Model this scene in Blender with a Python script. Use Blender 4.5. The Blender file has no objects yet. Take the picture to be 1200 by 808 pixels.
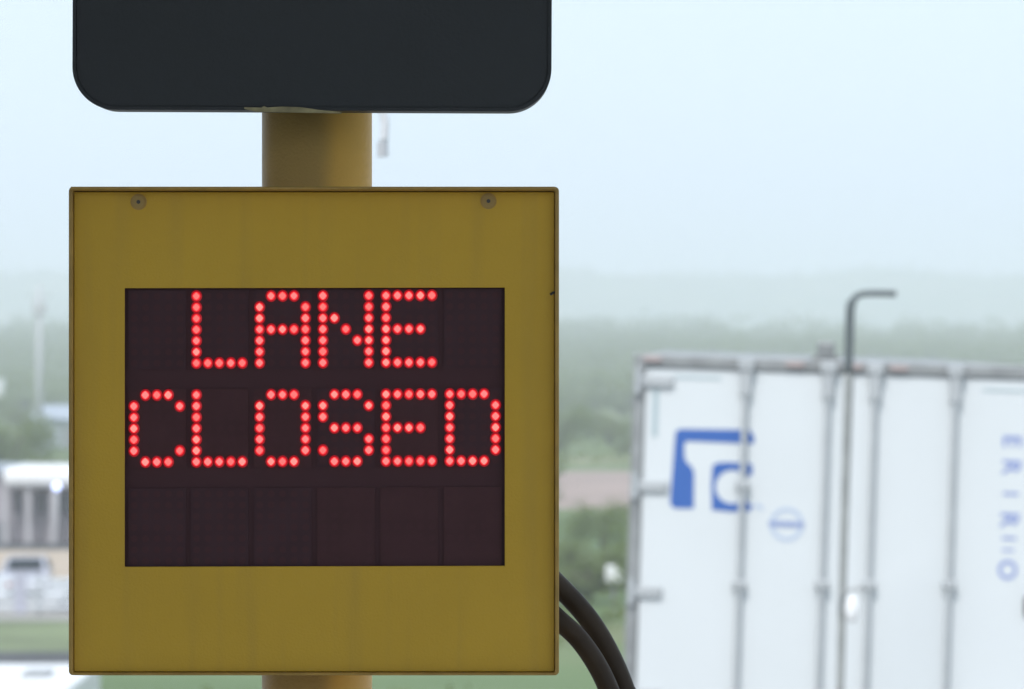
import bpy, bmesh, math, random
from mathutils import Vector, Matrix
R = math.radians
S = bpy.context.scene
COL = S.collection

# ------------------------------------------------------------------ camera, sky, sun, exposure
CAMZ = 4.3
FPX = 4567.0                                     # focal length in pixels of the 1200 px wide photograph
cam_d = bpy.data.cameras.new('camera'); cam = bpy.data.objects.new('camera', cam_d); COL.objects.link(cam)
cam.location = (0, 0, CAMZ); cam.rotation_euler = (R(90), 0, 0)
cam_d.sensor_width = 36; cam_d.lens = 36 * FPX / 1200
cam_d.clip_start = 0.1; cam_d.clip_end = 12000
cam_d.dof.use_dof = True; cam_d.dof.focus_distance = 4.02; cam_d.dof.aperture_fstop = 11.5
S.camera = cam

SUN_EL, SUN_AZ = 52, 200                          # azimuth clockwise from +Y: the sun stands behind the camera, a bit to the left
w = bpy.data.worlds.new('World'); S.world = w; w.use_nodes = True
nt = w.node_tree; nt.nodes.clear()
out = nt.nodes.new('ShaderNodeOutputWorld'); bg = nt.nodes.new('ShaderNodeBackground')
sky = nt.nodes.new('ShaderNodeTexSky'); sky.sky_type = 'NISHITA'; sky.sun_disc = False
sky.sun_elevation = R(SUN_EL); sky.sun_rotation = R(SUN_AZ); sky.dust_density = 4.0; sky.air_density = 1.0
mixw = nt.nodes.new('ShaderNodeMix'); mixw.data_type = 'RGBA'; mixw.inputs[0].default_value = 0.8
mixw.inputs[7].default_value = (7.7, 9.15, 10.8, 1)      # pale high cloud over the whole sky
nt.links.new(sky.outputs[0], mixw.inputs[6]); nt.links.new(mixw.outputs[2], bg.inputs[0])
bg.inputs[1].default_value = 0.1
nt.links.new(bg.outputs[0], out.inputs[0])

sl = bpy.data.lights.new('sun', 'SUN'); sl.energy = 2.3; sl.angle = R(12); sl.color = (1, .98, .96)
so = bpy.data.objects.new('sun', sl); COL.objects.link(so)
sd = Vector((math.sin(R(SUN_AZ)) * math.cos(R(SUN_EL)), math.cos(R(SUN_AZ)) * math.cos(R(SUN_EL)), math.sin(R(SUN_EL))))
so.rotation_euler = sd.to_track_quat('Z', 'Y').to_euler(); so.location = sd * 30
vs = S.view_settings; vs.view_transform = 'Standard'; vs.look = 'None'; vs.exposure = 0.36; vs.gamma = 1
S.cycles.use_denoising = True
S.cycles.volume_bounces = 2; S.cycles.max_bounces = 8

# ------------------------------------------------------------------ materials
def mat(name, col, rough=.6, metal=0, noise=0.0, scale=8, bump=0.0, emit=None, es=0, col2=None, coat=0, spec=.5, bscale=None, detail=4):
    m = bpy.data.materials.new(name); m.use_nodes = True
    n = m.node_tree; b = n.nodes['Principled BSDF']
    b.inputs['Base Color'].default_value = (*col, 1); b.inputs['Roughness'].default_value = rough
    b.inputs['Metallic'].default_value = metal; b.inputs['Coat Weight'].default_value = coat
    b.inputs['Specular IOR Level'].default_value = spec
    if noise or col2 or bump:
        tc = n.nodes.new('ShaderNodeTexCoord')
        if noise or col2:
            t = n.nodes.new('ShaderNodeTexNoise'); t.inputs['Scale'].default_value = scale; t.inputs['Detail'].default_value = detail
            n.links.new(tc.outputs['Object'], t.inputs['Vector'])
            r = n.nodes.new('ShaderNodeValToRGB'); r.color_ramp.elements[0].position = .35; r.color_ramp.elements[1].position = .65
            c2 = col2 if col2 else tuple(max(0, c * (1 - noise)) for c in col)
            r.color_ramp.elements[0].color = (*c2, 1); r.color_ramp.elements[1].color = (*col, 1)
            n.links.new(t.outputs[0], r.inputs[0]); n.links.new(r.outputs[0], b.inputs['Base Color'])
        if bump:
            t2 = n.nodes.new('ShaderNodeTexNoise'); t2.inputs['Scale'].default_value = bscale or scale * 6; t2.inputs['Detail'].default_value = 3
            n.links.new(tc.outputs['Object'], t2.inputs['Vector'])
            bp = n.nodes.new('ShaderNodeBump'); bp.inputs['Strength'].default_value = bump; bp.inputs['Distance'].default_value = .002
            n.links.new(t2.outputs[0], bp.inputs['Height']); n.links.new(bp.outputs[0], b.inputs['Normal'])
    if emit:
        b.inputs['Emission Color'].default_value = (*emit, 1); b.inputs['Emission Strength'].default_value = es
    return m

M = dict(
    yellow=mat('yellow_paint', (.61, .366, .033), .5, spec=.3, noise=.07, scale=5, bump=.25, bscale=380),
    yellow_edge=mat('yellow_edge_paint', (.42, .25, .05), .45, noise=.25, scale=40),
    pole=mat('weathered_yellow_lit_right', (.62, .39, .13), .5, spec=.3, col2=(.54, .35, .13), scale=9, bump=.3, bscale=260),
    black=mat('black_housing', (.012, .0145, .018), .5, noise=.15, scale=6, bump=.2, bscale=300),
    screen=mat('dark_screen', (.068, .029, .034), .5, spec=.15),
    module=mat('led_module', (.068, .031, .038), .5, noise=.15, scale=30, spec=.15),
    module2=mat('led_module_reddish', (.078, .032, .036), .5, noise=.15, scale=30, spec=.15),
    unlit=mat('unlit_led', (.074, .030, .035), .5, spec=.15),
    led_core=mat('led_core', (.3, .02, .02), .3, emit=(1.0, .18, .17), es=1.05),
    led_core_b=mat('led_core_dimmer', (.3, .02, .02), .3, emit=(.98, .15, .14), es=.95),
    led_core_c=mat('led_core_brighter', (.3, .02, .02), .3, emit=(1.0, .23, .2), es=1.08),
    led_lens=mat('led_lens', (.3, .01, .01), .3, emit=(.86, .015, .026), es=.8),
    led_rim=mat('led_rim', (.15, .01, .012), .3, emit=(.30, .005, .011), es=.8),
    screw=mat('screw_metal', (.36, .23, .06), .5),
    dark=mat('dark_metal', (.05, .045, .04), .5),
    conduit=mat('black_conduit', (.050, .033, .020), .5, spec=.2, noise=.3, scale=30, bump=.3, bscale=120),
    white=mat('white_trailer_paint', (.66, .69, .70), .45, noise=.03, scale=1.2),
    galv=mat('galvanised_steel', (.36, .37, .37), .5, metal=.4, noise=.25, scale=6),
    rodpaint=mat('rod_galvanised', (.44, .46, .47), .5, noise=.1, scale=6),
    steel=mat('grey_steel', (.27, .28, .28), .5, metal=.3, noise=.2, scale=5),
    tape=mat('grey_reflective_tape', (.42, .50, .52), .4),
    blue=mat('blue_decal', (.042, .125, .40), .5),
    paleblue=mat('pale_blue_decal', (.45, .52, .64), .5),
    textblue=mat('text_blue_decal', (.24, .30, .56), .5),
    red=mat('red_marker', (.45, .05, .05), .35),
    marker=mat('faded_marker', (.38, .31, .30), .5),
    tyre=mat('tyre', (.03, .03, .03), .8),
    rim=mat('rim', (.5, .5, .5), .35, metal=.8),
    rubber=mat('rubber_flap', (.03, .03, .03), .7),
    concrete=mat('concrete', (.38, .37, .34), .85, noise=.25, scale=.8, bump=.3, bscale=30),
    asphalt=mat('asphalt', (.07, .07, .072), .9, noise=.3, scale=1.5),
    canopy=mat('canopy_paint', (.30, .30, .30), .6, noise=.1, scale=1),
    canopy_dark=mat('canopy_soffit', (.16, .16, .16), .7, noise=.1, scale=1),
    booth=mat('shade_booth_panel', (.14, .13, .12), .6, noise=.1, scale=2),
    glass=mat('window_glass', (.03, .04, .05), .08, spec=.8),
    fence=mat('fence_paint', (.62, .65, .70), .5, noise=.1, scale=2),
    tint=mat('dusty_window', (.13, .13, .14), .25),
    pale=mat('pale_fitting', (.55, .57, .60), .6),
    goose=mat('goose_paint', (.34, .35, .34), .5, noise=.2, scale=10),
    lampwhite=mat('white_plastic', (.82, .82, .82), .35),
    leafA=mat('scrub_leaves', (.13, .17, .055), .7, col2=(.095, .135, .042), scale=.6),
    leafB=mat('scrub_leaves_pale', (.155, .195, .07), .7, col2=(.12, .155, .055), scale=.6),
    bark=mat('bark', (.09, .07, .05), .9, noise=.3, scale=6),
    roofwhite=mat('white_roof', (.80, .80, .80), .5, noise=.04, scale=1),
    mauve=mat('mauve_wall', (.34, .30, .32), .8, noise=.1, scale=1),
    pillar=mat('pale_pillar', (.42, .40, .41), .8),
    greyroof=mat('grey_sheet_metal', (.36, .40, .46), .6, noise=.15, scale=.6),
    carwhite=mat('white_car_paint', (.72, .74, .78), .3, coat=.6),
    carsilver=mat('silver_car_paint', (.50, .50, .57), .3, metal=.2, coat=.6),
    mast=mat('mast_metal', (.45, .46, .47), .6),
    bluebox=mat('lamp_glow', (.8, .8, .9), .4, emit=(.50, .60, 1.0), es=2.6),
    dirt=mat('dirt_road', (.46, .37, .28), .95, noise=.2, scale=.15),
    pinkdirt=mat('pink_dirt', (.34, .255, .22), .95, noise=.2, scale=.1),
    grass=mat('grass_strip', (.19, .23, .11), .95, noise=.3, scale=.25),
)
m = M['pole']; n = m.node_tree; b = n.nodes['Principled BSDF']  # post's right side tinted golden: side light painted into the colour
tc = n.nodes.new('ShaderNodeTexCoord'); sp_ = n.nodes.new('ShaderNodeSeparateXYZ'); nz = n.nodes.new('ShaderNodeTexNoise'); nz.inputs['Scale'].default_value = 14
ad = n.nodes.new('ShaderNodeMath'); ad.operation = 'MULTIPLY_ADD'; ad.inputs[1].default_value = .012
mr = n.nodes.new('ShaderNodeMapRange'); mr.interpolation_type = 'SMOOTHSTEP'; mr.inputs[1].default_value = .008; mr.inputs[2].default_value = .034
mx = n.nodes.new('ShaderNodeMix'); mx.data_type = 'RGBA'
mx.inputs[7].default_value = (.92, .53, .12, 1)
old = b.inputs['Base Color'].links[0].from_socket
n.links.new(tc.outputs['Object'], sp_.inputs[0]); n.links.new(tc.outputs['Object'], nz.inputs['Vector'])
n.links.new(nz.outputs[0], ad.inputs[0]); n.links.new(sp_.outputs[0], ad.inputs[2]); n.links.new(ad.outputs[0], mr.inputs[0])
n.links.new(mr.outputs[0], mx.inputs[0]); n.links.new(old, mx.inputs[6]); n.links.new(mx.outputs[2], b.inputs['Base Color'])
# faint vertical wash marks in the sign's paint
m = M['yellow']; n = m.node_tree; b = n.nodes['Principled BSDF']
tc = n.nodes.new('ShaderNodeTexCoord'); mp = n.nodes.new('ShaderNodeMapping'); mp.inputs['Scale'].default_value = (38, 38, 2.2)
nz = n.nodes.new('ShaderNodeTexNoise'); nz.inputs['Scale'].default_value = 1.0; nz.inputs['Detail'].default_value = 5
mr = n.nodes.new('ShaderNodeMapRange'); mr.inputs[1].default_value = .5; mr.inputs[2].default_value = .8; mr.inputs[4].default_value = .30
mx = n.nodes.new('ShaderNodeMix'); mx.data_type = 'RGBA'; mx.inputs[7].default_value = (.36, .24, .06, 1)
old = b.inputs['Base Color'].links[0].from_socket
n.links.new(tc.outputs['Object'], mp.inputs[0]); n.links.new(mp.outputs[0], nz.inputs['Vector']); n.links.new(nz.outputs[0], mr.inputs[0])
n.links.new(mr.outputs[0], mx.inputs[0]); n.links.new(old, mx.inputs[6]); n.links.new(mx.outputs[2], b.inputs['Base Color'])
for k_ in ('leafA', 'leafB'):                     # thin leaves let some light through
    m = M[k_]; n = m.node_tree; b = n.nodes['Principled BSDF']; mo = n.nodes['Material Output']
    tl = n.nodes.new('ShaderNodeBsdfTranslucent'); tl.inputs[0].default_value = (.30, .36, .09, 1)
    ms = n.nodes.new('ShaderNodeMixShader'); ms.inputs[0].default_value = .38
    n.links.new(b.outputs[0], ms.inputs[1]); n.links.new(tl.outputs[0], ms.inputs[2]); n.links.new(ms.outputs[0], mo.inputs[0])
# brush-country ground: soil, dry grass and green in patches
g = bpy.data.materials.new('plain_ground'); g.use_nodes = True; n = g.node_tree; b = n.nodes['Principled BSDF']
tc = n.nodes.new('ShaderNodeTexCoord'); t1 = n.nodes.new('ShaderNodeTexNoise'); t1.inputs['Scale'].default_value = .03; t1.inputs['Detail'].default_value = 8
r1 = n.nodes.new('ShaderNodeValToRGB'); e = r1.color_ramp.elements
e[0].position = .35; e[0].color = (.075, .125, .035, 1); e[1].position = .66; e[1].color = (.21, .21, .11, 1)
x = e.new(.5); x.color = (.11, .165, .055, 1)
n.links.new(tc.outputs['Object'], t1.inputs['Vector']); n.links.new(t1.outputs[0], r1.inputs[0]); n.links.new(r1.outputs[0], b.inputs['Base Color'])
b.inputs['Roughness'].default_value = .95
M['ground'] = g

# ------------------------------------------------------------------ helpers
def P(px, py, Y):                                 # point on the pixel's sight line at depth Y
    return Vector(((px - 600) / FPX * Y, Y, CAMZ + (404 - py) / FPX * Y))

def link(name, bm, m, parent=None, smooth=False, loc=None):
    bmesh.ops.recalc_face_normals(bm, faces=bm.faces)
    me = bpy.data.meshes.new(name); bm.to_mesh(me); bm.free()
    for mm in (m if isinstance(m, (list, tuple)) else [m]): me.materials.append(mm)
    if smooth:
        for p in me.polygons: p.use_smooth = True
    o = bpy.data.objects.new(name, me); COL.objects.link(o)
    if parent: o.parent = parent
    if loc is not None: o.location = loc
    return o
def tag(o, label=None, cat=None, group=None, kind=None):
    if label: o['label'] = label
    if cat: o['category'] = cat
    if group: o['group'] = group
    if kind: o['kind'] = kind
    return o
def empty(name, loc, label, cat, group=None, rz=0):
    o = bpy.data.objects.new(name, None); COL.objects.link(o); o.location = loc; o.rotation_euler = (0, 0, rz)
    o.empty_display_size = .2
    return tag(o, label, cat, group)
def copy_tree(o, parent=None):
    c = o.copy(); COL.objects.link(c)
    if parent: c.parent = parent
    for ch in list(o.children): copy_tree(ch, c)
    return c
def box(bm, x0, x1, y0, y1, z0, z1, bev=0, mi=0, seg=2):
    vs_ = [bm.verts.new((x, y, z)) for x in (x0, x1) for y in (y0, y1) for z in (z0, z1)]
    fs = [bm.faces.new([vs_[i] for i in f]) for f in ((0, 1, 3, 2), (4, 6, 7, 5), (0, 4, 5, 1), (2, 3, 7, 6), (0, 2, 6, 4), (1, 5, 7, 3))]
    for f in fs: f.material_index = mi
    if bev:
        es = list({ed for f in fs for ed in f.edges})
        bmesh.ops.bevel(bm, geom=es, offset=bev, segments=seg, affect='EDGES', profile=.5)
def cyl(bm, c, axis, r, length, seg=24, r2=None, mi=0, bev=0):
    """cylinder centred on c along axis ('x','y','z' or a vector)"""
    ax = {'x': Vector((1, 0, 0)), 'y': Vector((0, 1, 0)), 'z': Vector((0, 0, 1))}[axis] if isinstance(axis, str) else Vector(axis).normalized()
    mt = Matrix.Translation(Vector(c)) @ ax.to_track_quat('Z', 'Y').to_matrix().to_4x4()
    nf = len(bm.faces)
    rr = bmesh.ops.create_cone(bm, cap_ends=True, segments=seg, radius1=r, radius2=r if r2 is None else r2, depth=length, matrix=mt)
    for v in rr['verts']:
        for f in v.link_faces: f.material_index = mi
def tube(bm, pts, r, seg=16, caps=True, radii=None, mi=0):
    pts = [Vector(p) for p in pts]; rings = []
    up = None
    for i, p in enumerate(pts):
        d = (pts[min(i + 1, len(pts) - 1)] - pts[max(i - 1, 0)]).normalized()
        if up is None: up = d.orthogonal().normalized()
        up = (up - d * up.dot(d)).normalized(); sd_ = d.cross(up)
        rr = radii[i] if radii else r
        rings.append([bm.verts.new(p + (up * math.cos(2 * math.pi * k / seg) + sd_ * math.sin(2 * math.pi * k / seg)) * rr) for k in range(seg)])
    for a, b_ in zip(rings, rings[1:]):
        for k in range(seg):
            f = bm.faces.new((a[k], a[(k + 1) % seg], b_[(k + 1) % seg], b_[k])); f.material_index = mi
    if caps: bm.faces.new(rings[0][::-1]); bm.faces.new(rings[-1])
def spline(pts, nsub=10):
    pts = [Vector(p) for p in pts]; res = []
    q = [2 * pts[0] - pts[1]] + pts + [2 * pts[-1] - pts[-2]]
    for i in range(1, len(q) - 2):
        for k in range(nsub):
            t = k / nsub; a, b_, c, d = q[i - 1:i + 3]
            res.append(.5 * ((2 * b_) + (c - a) * t + (2 * a - 5 * b_ + 4 * c - d) * t * t + (3 * b_ - a - 3 * c + d) * t ** 3))
    return res + [pts[-1]]
def prism(bm, poly, y0, y1, mi=0):
    """polygon of (x,z), extruded from y0 to y1"""
    a = [bm.verts.new((x, y0, z)) for x, z in poly]; b_ = [bm.verts.new((x, y1, z)) for x, z in poly]
    f = bm.faces.new(a); g_ = bm.faces.new(b_[::-1]); f.normal_update(); g_.normal_update()
    fs = [f, g_]
    for i in range(len(a)):
        j = (i + 1) % len(a); fs.append(bm.faces.new((a[i], b_[i], b_[j], a[j])))
    for f in fs: f.material_index = mi
    bmesh.ops.triangulate(bm, faces=[fs[0], fs[1]])
def rrect(x0, x1, z0, z1, r, n_=8):
    pts = []
    for cx, cz, a0 in ((x1 - r, z1 - r, 0), (x0 + r, z1 - r, 90), (x0 + r, z0 + r, 180), (x1 - r, z0 + r, 270)):
        for k in range(n_ + 1):
            a = R(a0 + 90 * k / n_); pts.append((cx + r * math.cos(a), cz + r * math.sin(a)))
    return pts
def glyph_mesh(ch, size, name='glyph'):
    cu = bpy.data.curves.new(name, 'FONT'); cu.body = ch; cu.size = size; cu.align_x = 'CENTER'; cu.align_y = 'CENTER'; cu.offset = size * .022
    o = bpy.data.objects.new(name, cu); COL.objects.link(o)
    dg = bpy.context.evaluated_depsgraph_get(); me = bpy.data.meshes.new_from_object(o.evaluated_get(dg))
    bpy.data.objects.remove(o); bpy.data.curves.remove(cu)
    return me

# ================================================================== THE SETTING
# terrain: a low plain 5 m under the raised lanes, rising to a long ridge
def ridge(xx):
    return 55 + 3.4 * math.sin(xx / 120 + .4) + 2.6 * math.sin(xx / 52 + 2) + 1.2 * math.sin(xx / 19.3)
def terr(xx, yy):
    d = math.hypot(xx, yy) if yy > 0 else 0
    s = lambda a, b_: max(0, min(1, (d - a) / (b_ - a)))
    h = -5 + 4.6 * s(600, 860) ** 1.4 + 5.2 * s(840, 1220) - 2.5 * s(1290, 1800)
    t = s(2250, 2950); h += (ridge(xx) - 2.2) * (t * t * (3 - 2 * t))
    if d > 500: h += .7 * math.sin(xx / 33) * s(500, 700) + .4 * math.sin(yy / 29 + xx / 50) * s(500, 700)
    return h
bm = bmesh.new()
def axis_steps(lo, hi, near, fine, coarse):
    v = [lo]
    while v[-1] < hi: v.append(v[-1] + (fine if near[0] <= v[-1] < near[1] else coarse))
    return v
xs = axis_steps(-2600, 2600, (-560, 640), 14, 90); ys = axis_steps(-300, 3600, (480, 3080), 20, 90)
grid = [[bm.verts.new((x_, y_, terr(x_, y_))) for x_ in xs] for y_ in ys]
for j in range(len(ys) - 1):
    for i in range(len(xs) - 1):
        bm.faces.new((grid[j][i], grid[j][i + 1], grid[j + 1][i + 1], grid[j + 1][i]))
tag(link('ground', bm, M['ground'], smooth=True), kind='structure')
def sheet(name, poly, z, m):
    bm_ = bmesh.new(); f = bm_.faces.new([bm_.verts.new((x_, y_, z)) for x_, y_ in poly]); return tag(link(name, bm_, m), kind='structure')
sheet('dirt_road', [(-70, 151), (-70, 176), (-8.5, 176), (-8.5, 151)], -4.992, M['dirt'])
sheet('asphalt_yard', [(-90, 176), (-90, 210), (-14, 210), (-14, 176)], -4.99, M['asphalt'])
sheet('dirt_track', [(-8, 222), (-4, 285), (60, 292), (90, 240), (40, 214)], -4.992, M['pinkdirt'])
sheet('grass', [(-60, 118), (-60, 131), (-9, 131), (-9, 118)], -4.988, M['grass'])
sheet('car_park', [(-62, 131.1), (-62, 150.9), (-9, 150.9), (-9, 131.1)], -4.984, mat('pale_paving', (.36, .34, .31), .9, noise=.15, scale=.4))
sheet('service_road', [(-80, 104), (-80, 117.9), (-11.8, 117.9), (-11.6, 104)], -4.98, M['asphalt'])

# the raised road deck, its retaining wall and the kerbed island under the sign
bm = bmesh.new(); box(bm, -16, 18, -30, 46, -4.9, -.02); tag(link('road_deck', bm, M['concrete']), kind='structure')
sheet('road', [(-15.6, -29.6), (18 - .4, -29.6), (18 - .4, 45.6), (-15.6, 45.6)], -.012, mat('lane_concrete', (.30, .295, .28), .85, noise=.2, scale=.7, bump=.2, bscale=20))
bm = bmesh.new()
for x0 in (-4.2, .68 + 3.4):
    box(bm, x0 - .06, x0 + .06, -29, 45, -.008, -.004)
tag(link('lane_marking', bm, mat('lane_paint', (.75, .74, .7), .7, noise=.2, scale=5)), kind='structure')
bm = bmesh.new(); box(bm, -1.1, .45, -6, 10, -.01, .15, bev=.03); tag(link('kerb_island', bm, M['concrete']), kind='structure')

# ================================================================== UNSEEN CANOPY shaped to shade the sign, added BOOTH to darken the left
t = empty('shade_canopy', (0, 0, 0), 'unseen flat grey canopy roof, shaped to shade the message sign', 'canopy')
bm = bmesh.new(); box(bm, -6, 2.0, -1.2, 6.4, 6.3, 6.9, bev=.03); link('roof', bm, M['canopy_dark'], t)
bm = bmesh.new(); box(bm, -6.06, 2.06, 6.405, 6.5, 6.2, 7.1); link('fascia', bm, M['canopy'], t)
bm = bmesh.new(); box(bm, -6.06, 2.06, -1.3, -1.205, 6.2, 7.1); link('fascia', bm, M['canopy'], t)
for cx, cy in ((-5.4, 5), (-2.2, 5), (-5.4, -.6), (-2.2, -.6)):
    bm = bmesh.new(); box(bm, cx - .3, cx + .3, cy - .3, cy + .3, 0, 6.297, bev=.02); link('column', bm, M['canopy'], t)
t = empty('shade_booth', (-2.6, -3.6, 0), 'added grey booth behind the viewer, blocking light from the left', 'booth')
bm = bmesh.new(); box(bm, -1.4, 1.4, -1.6, 1.6, .0, 1.1); link('wall', bm, M['booth'], t)
bm = bmesh.new(); box(bm, -1.36, 1.36, -1.56, 1.56, 1.1, 2.2); link('window', bm, M['glass'], t)
bm = bmesh.new(); box(bm, -1.5, 1.5, -1.7, 1.7, 2.2, 4.6, bev=.02); link('upper_wall', bm, M['booth'], t)

# ================================================================== THINGS IN FOCUS
SY = 4.0                                         # depth of the sign's face
K = SY / FPX                                     # metres per photo pixel there
def sx(px): return (px - 600) * K
def sz(py): return CAMZ + (404 - py) * K

# --- yellow post
PY = 4.17; PR = 64.5 * PY / FPX; PX = (371.5 - 600) * PY / FPX
t = empty('yellow_pole', (PX, PY, .15), 'thick weathered yellow steel post behind the message sign', 'pole')
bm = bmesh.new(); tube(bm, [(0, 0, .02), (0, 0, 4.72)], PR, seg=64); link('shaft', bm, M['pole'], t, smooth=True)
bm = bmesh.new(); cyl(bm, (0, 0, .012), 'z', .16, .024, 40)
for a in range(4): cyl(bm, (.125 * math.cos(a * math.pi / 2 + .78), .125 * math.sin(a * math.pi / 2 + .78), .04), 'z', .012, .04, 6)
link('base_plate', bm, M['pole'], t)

# --- message sign
xl, xr = sx(81.5), sx(655); zt, zb = sz(219.5), sz(791)
sign = empty('message_sign', ((xl + xr) / 2, SY, zb), 'square yellow lane sign with glowing red LED words on a dark screen', 'sign')
O = sign.location
def rel(bm_): bmesh.ops.translate(bm_, verts=bm_.verts, vec=-O)
D = .105
rim_t = .0042
bm = bmesh.new()
# outer shell: rounded slab behind the front panel, with a folded lip standing 5 mm proud of it
outer = rrect(xl, xr, zb, zt, .0045, 5)
# lip ring
inner = rrect(xl + rim_t, xr - rim_t, zb + .0028, zt - rim_t, .002, 5)
def ring(bm_, o_, i_, y0, y1):
    vo0 = [bm_.verts.new((x_, y0, z_)) for x_, z_ in o_]; vi0 = [bm_.verts.new((x_, y0, z_)) for x_, z_ in i_]
    vo1 = [bm_.verts.new((x_, y1, z_)) for x_, z_ in o_]; vi1 = [bm_.verts.new((x_, y1, z_)) for x_, z_ in i_]
    n_ = len(o_)
    for k in range(n_):
        j = (k + 1) % n_
        for q in ((vo0[k], vo0[j], vi0[j], vi0[k]), (vo1[k], vi1[k], vi1[j], vo1[j]), (vo0[k], vo1[k], vo1[j], vo0[j]), (vi0[k], vi0[j], vi1[j], vi1[k])):
            bm_.faces.new(q)
ring(bm, outer, inner, SY - .008, SY + .022)
rel(bm); rimo = link('rim', bm, M['yellow_edge'], sign)
bv = rimo.modifiers.new('bevel', 'BEVEL'); bv.width = .0012; bv.segments = 3; bv.limit_method = 'ANGLE'; bv.angle_limit = R(50)
bm = bmesh.new(); prism(bm, rrect(xl + .0004, xr - .0004, zb + .0004, zt - .0004, .0042, 5), SY + .0225, SY + D); rel(bm)
link('housing', bm, M['yellow_edge'], sign)
# front panel with the screen opening
px0, px1, pzb, pzt = xl + rim_t + .0005, xr - rim_t - .0005, zb + .0032, zt - rim_t - .0008
hx0, hx1, hzt, hzb = sx(146), sx(591.5), sz(338), sz(664.5)
bm = bmesh.new()
ou = [(px0, pzb), (px1, pzb), (px1, pzt), (px0, pzt)]; inn = [(hx0, hzb), (hx1, hzb + .001), (hx1, hzt + .0006), (hx0, hzt)]
ring(bm, ou, inn, SY, SY + .003); rel(bm)
fp = link('front_panel', bm, M['yellow'], sign)
bv = fp.modifiers.new('bevel', 'BEVEL'); bv.width = .0007; bv.segments = 2; bv.limit_method = 'ANGLE'; bv.angle_limit = R(50)
# drip lip along the top
bm = bmesh.new(); box(bm, xl + .004, xr - .004, SY - .026, SY - .0082, zt - .0036, zt - .0006, bev=.0008); rel(bm); link('drip_lip', bm, M['yellow_edge'], sign)
# screws
for cx, cy in ((162.5, 237), (572.5, 236)):
    c = Vector((sx(cx), SY, sz(cy)))
    bm = bmesh.new()
    cyl(bm, c + Vector((0, -.0006, 0)), 'y', .0082, .0012, 32, mi=0)
    cyl(bm, c + Vector((0, -.0018, 0)), 'y', .0062, .0018, 32, mi=1)
    cyl(bm, c + Vector((0, -.0029, 0)), 'y', .0022, .0006, 6, mi=2)
    rel(bm); link('screw', bm, [M['yellow_edge'], M['screw'], M['dark']], sign)
# small chip on the right edge and black nick
bm = bmesh.new(); tube(bm, [(sx(645), SY - .0008, sz(345.5)), (sx(648), SY - .0016, sz(343.4)), (sx(650), SY - .0012, sz(343))], .0014, 6); rel(bm)
link('edge_clip', bm, M['dark'], sign)
# hinge knuckles and rear door seams on the sides so that the housing is a cabinet from the side too
for zz in (zb + .09, zt - .09):
    bm = bmesh.new(); cyl(bm, (xl - .0005 + .004, SY + D + .004, zz), 'z', .004, .05, 12); rel(bm); link('hinge', bm, M['yellow_edge'], sign)
for zz in (zb + .14, zt - .14):
    bm = bmesh.new()
    box(bm, PX - .09, PX + .09, SY + D, SY + D + .012, zz - .02, zz + .02)
    tube(bm, [(PX + (PR + .004) * math.sin(a), PY - (PR + .004) * math.cos(a), zz) for a in [R(v) for v in range(-60, 301, 12)]], .006, 8)
    rel(bm); link('pole_clamp', bm, M['galv'], sign)

# display
bm = bmesh.new(); box(bm, hx0 - .004, hx1 + .004, SY + .0075, SY + .02, hzb - .004, hzt + .004); rel(bm)
disp = link('display', bm, M['screen'], sign)
colx = [156.5, 229.8, 303.9, 378.2, 452.2, 526.9]; dot = 13.45
rowz = [346.8, 462.6, 579.0]; dotz = 13.08
tilt = -.0035                                    # the board hangs a hair out of level
def dotpos(row, c0, i, j):
    x_ = c0 + i * dot; y_ = rowz[row] + j * dotz + tilt * (x_ - 370)
    return Vector((sx(x_), SY + .0062, sz(y_)))
rnd = random.Random(4)
for r_ in range(3):
    for ci, c0 in enumerate(colx):
        bm = bmesh.new()
        a = dotpos(r_, c0, 0, 0); b2 = dotpos(r_, c0, 4, 6)
        e_ = .0062
        x0, x1 = max(a.x - e_, hx0 - .002), min(b2.x + e_, hx1 + .002)
        box(bm, x0, x1, SY + .006, SY + .0074, b2.z - e_, min(a.z + e_, hzt + .002), mi=0)
        for i in range(5):
            for j in range(7):
                c = dotpos(r_, c0, i, j); cyl(bm, (c.x, SY + .0060, c.z), 'y', .0036, .0004, 10, mi=1)
        rel(bm)
        link('led_module', bm, [M['module'] if rnd.random() < .5 else M['module2'], M['unlit']], disp)
FONT = {
 'L': ["1....", "1....", "1....", "1....", "1....", "1....", "11111"],
 'A': [".111.", "1...1", "1...1", "11111", "1...1", "1...1", "1...1"],
 'N': ["1...1", "1...1", "11..1", "1.1.1", "1..11", "1...1", "1...1"],
 'E': ["11111", "1....", "1....", "1111.", "1....", "1....", "11111"],
 'C': [".111.", "1...1", "1....", "1....", "1....", "1...1", ".111."],
 'O': [".111.", "1...1", "1...1", "1...1", "1...1", "1...1", ".111."],
 'S': [".111.", "1...1", "1....", ".111.", "....1", "1...1", ".111."],
 'D': ["1111.", "1...1", "1...1", "1...1", "1...1", "1...1", "1111."]}
FONT['S'] = [".111.", "1...1", "1....", ".111.", "....1", "1...1", ".111."]
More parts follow.
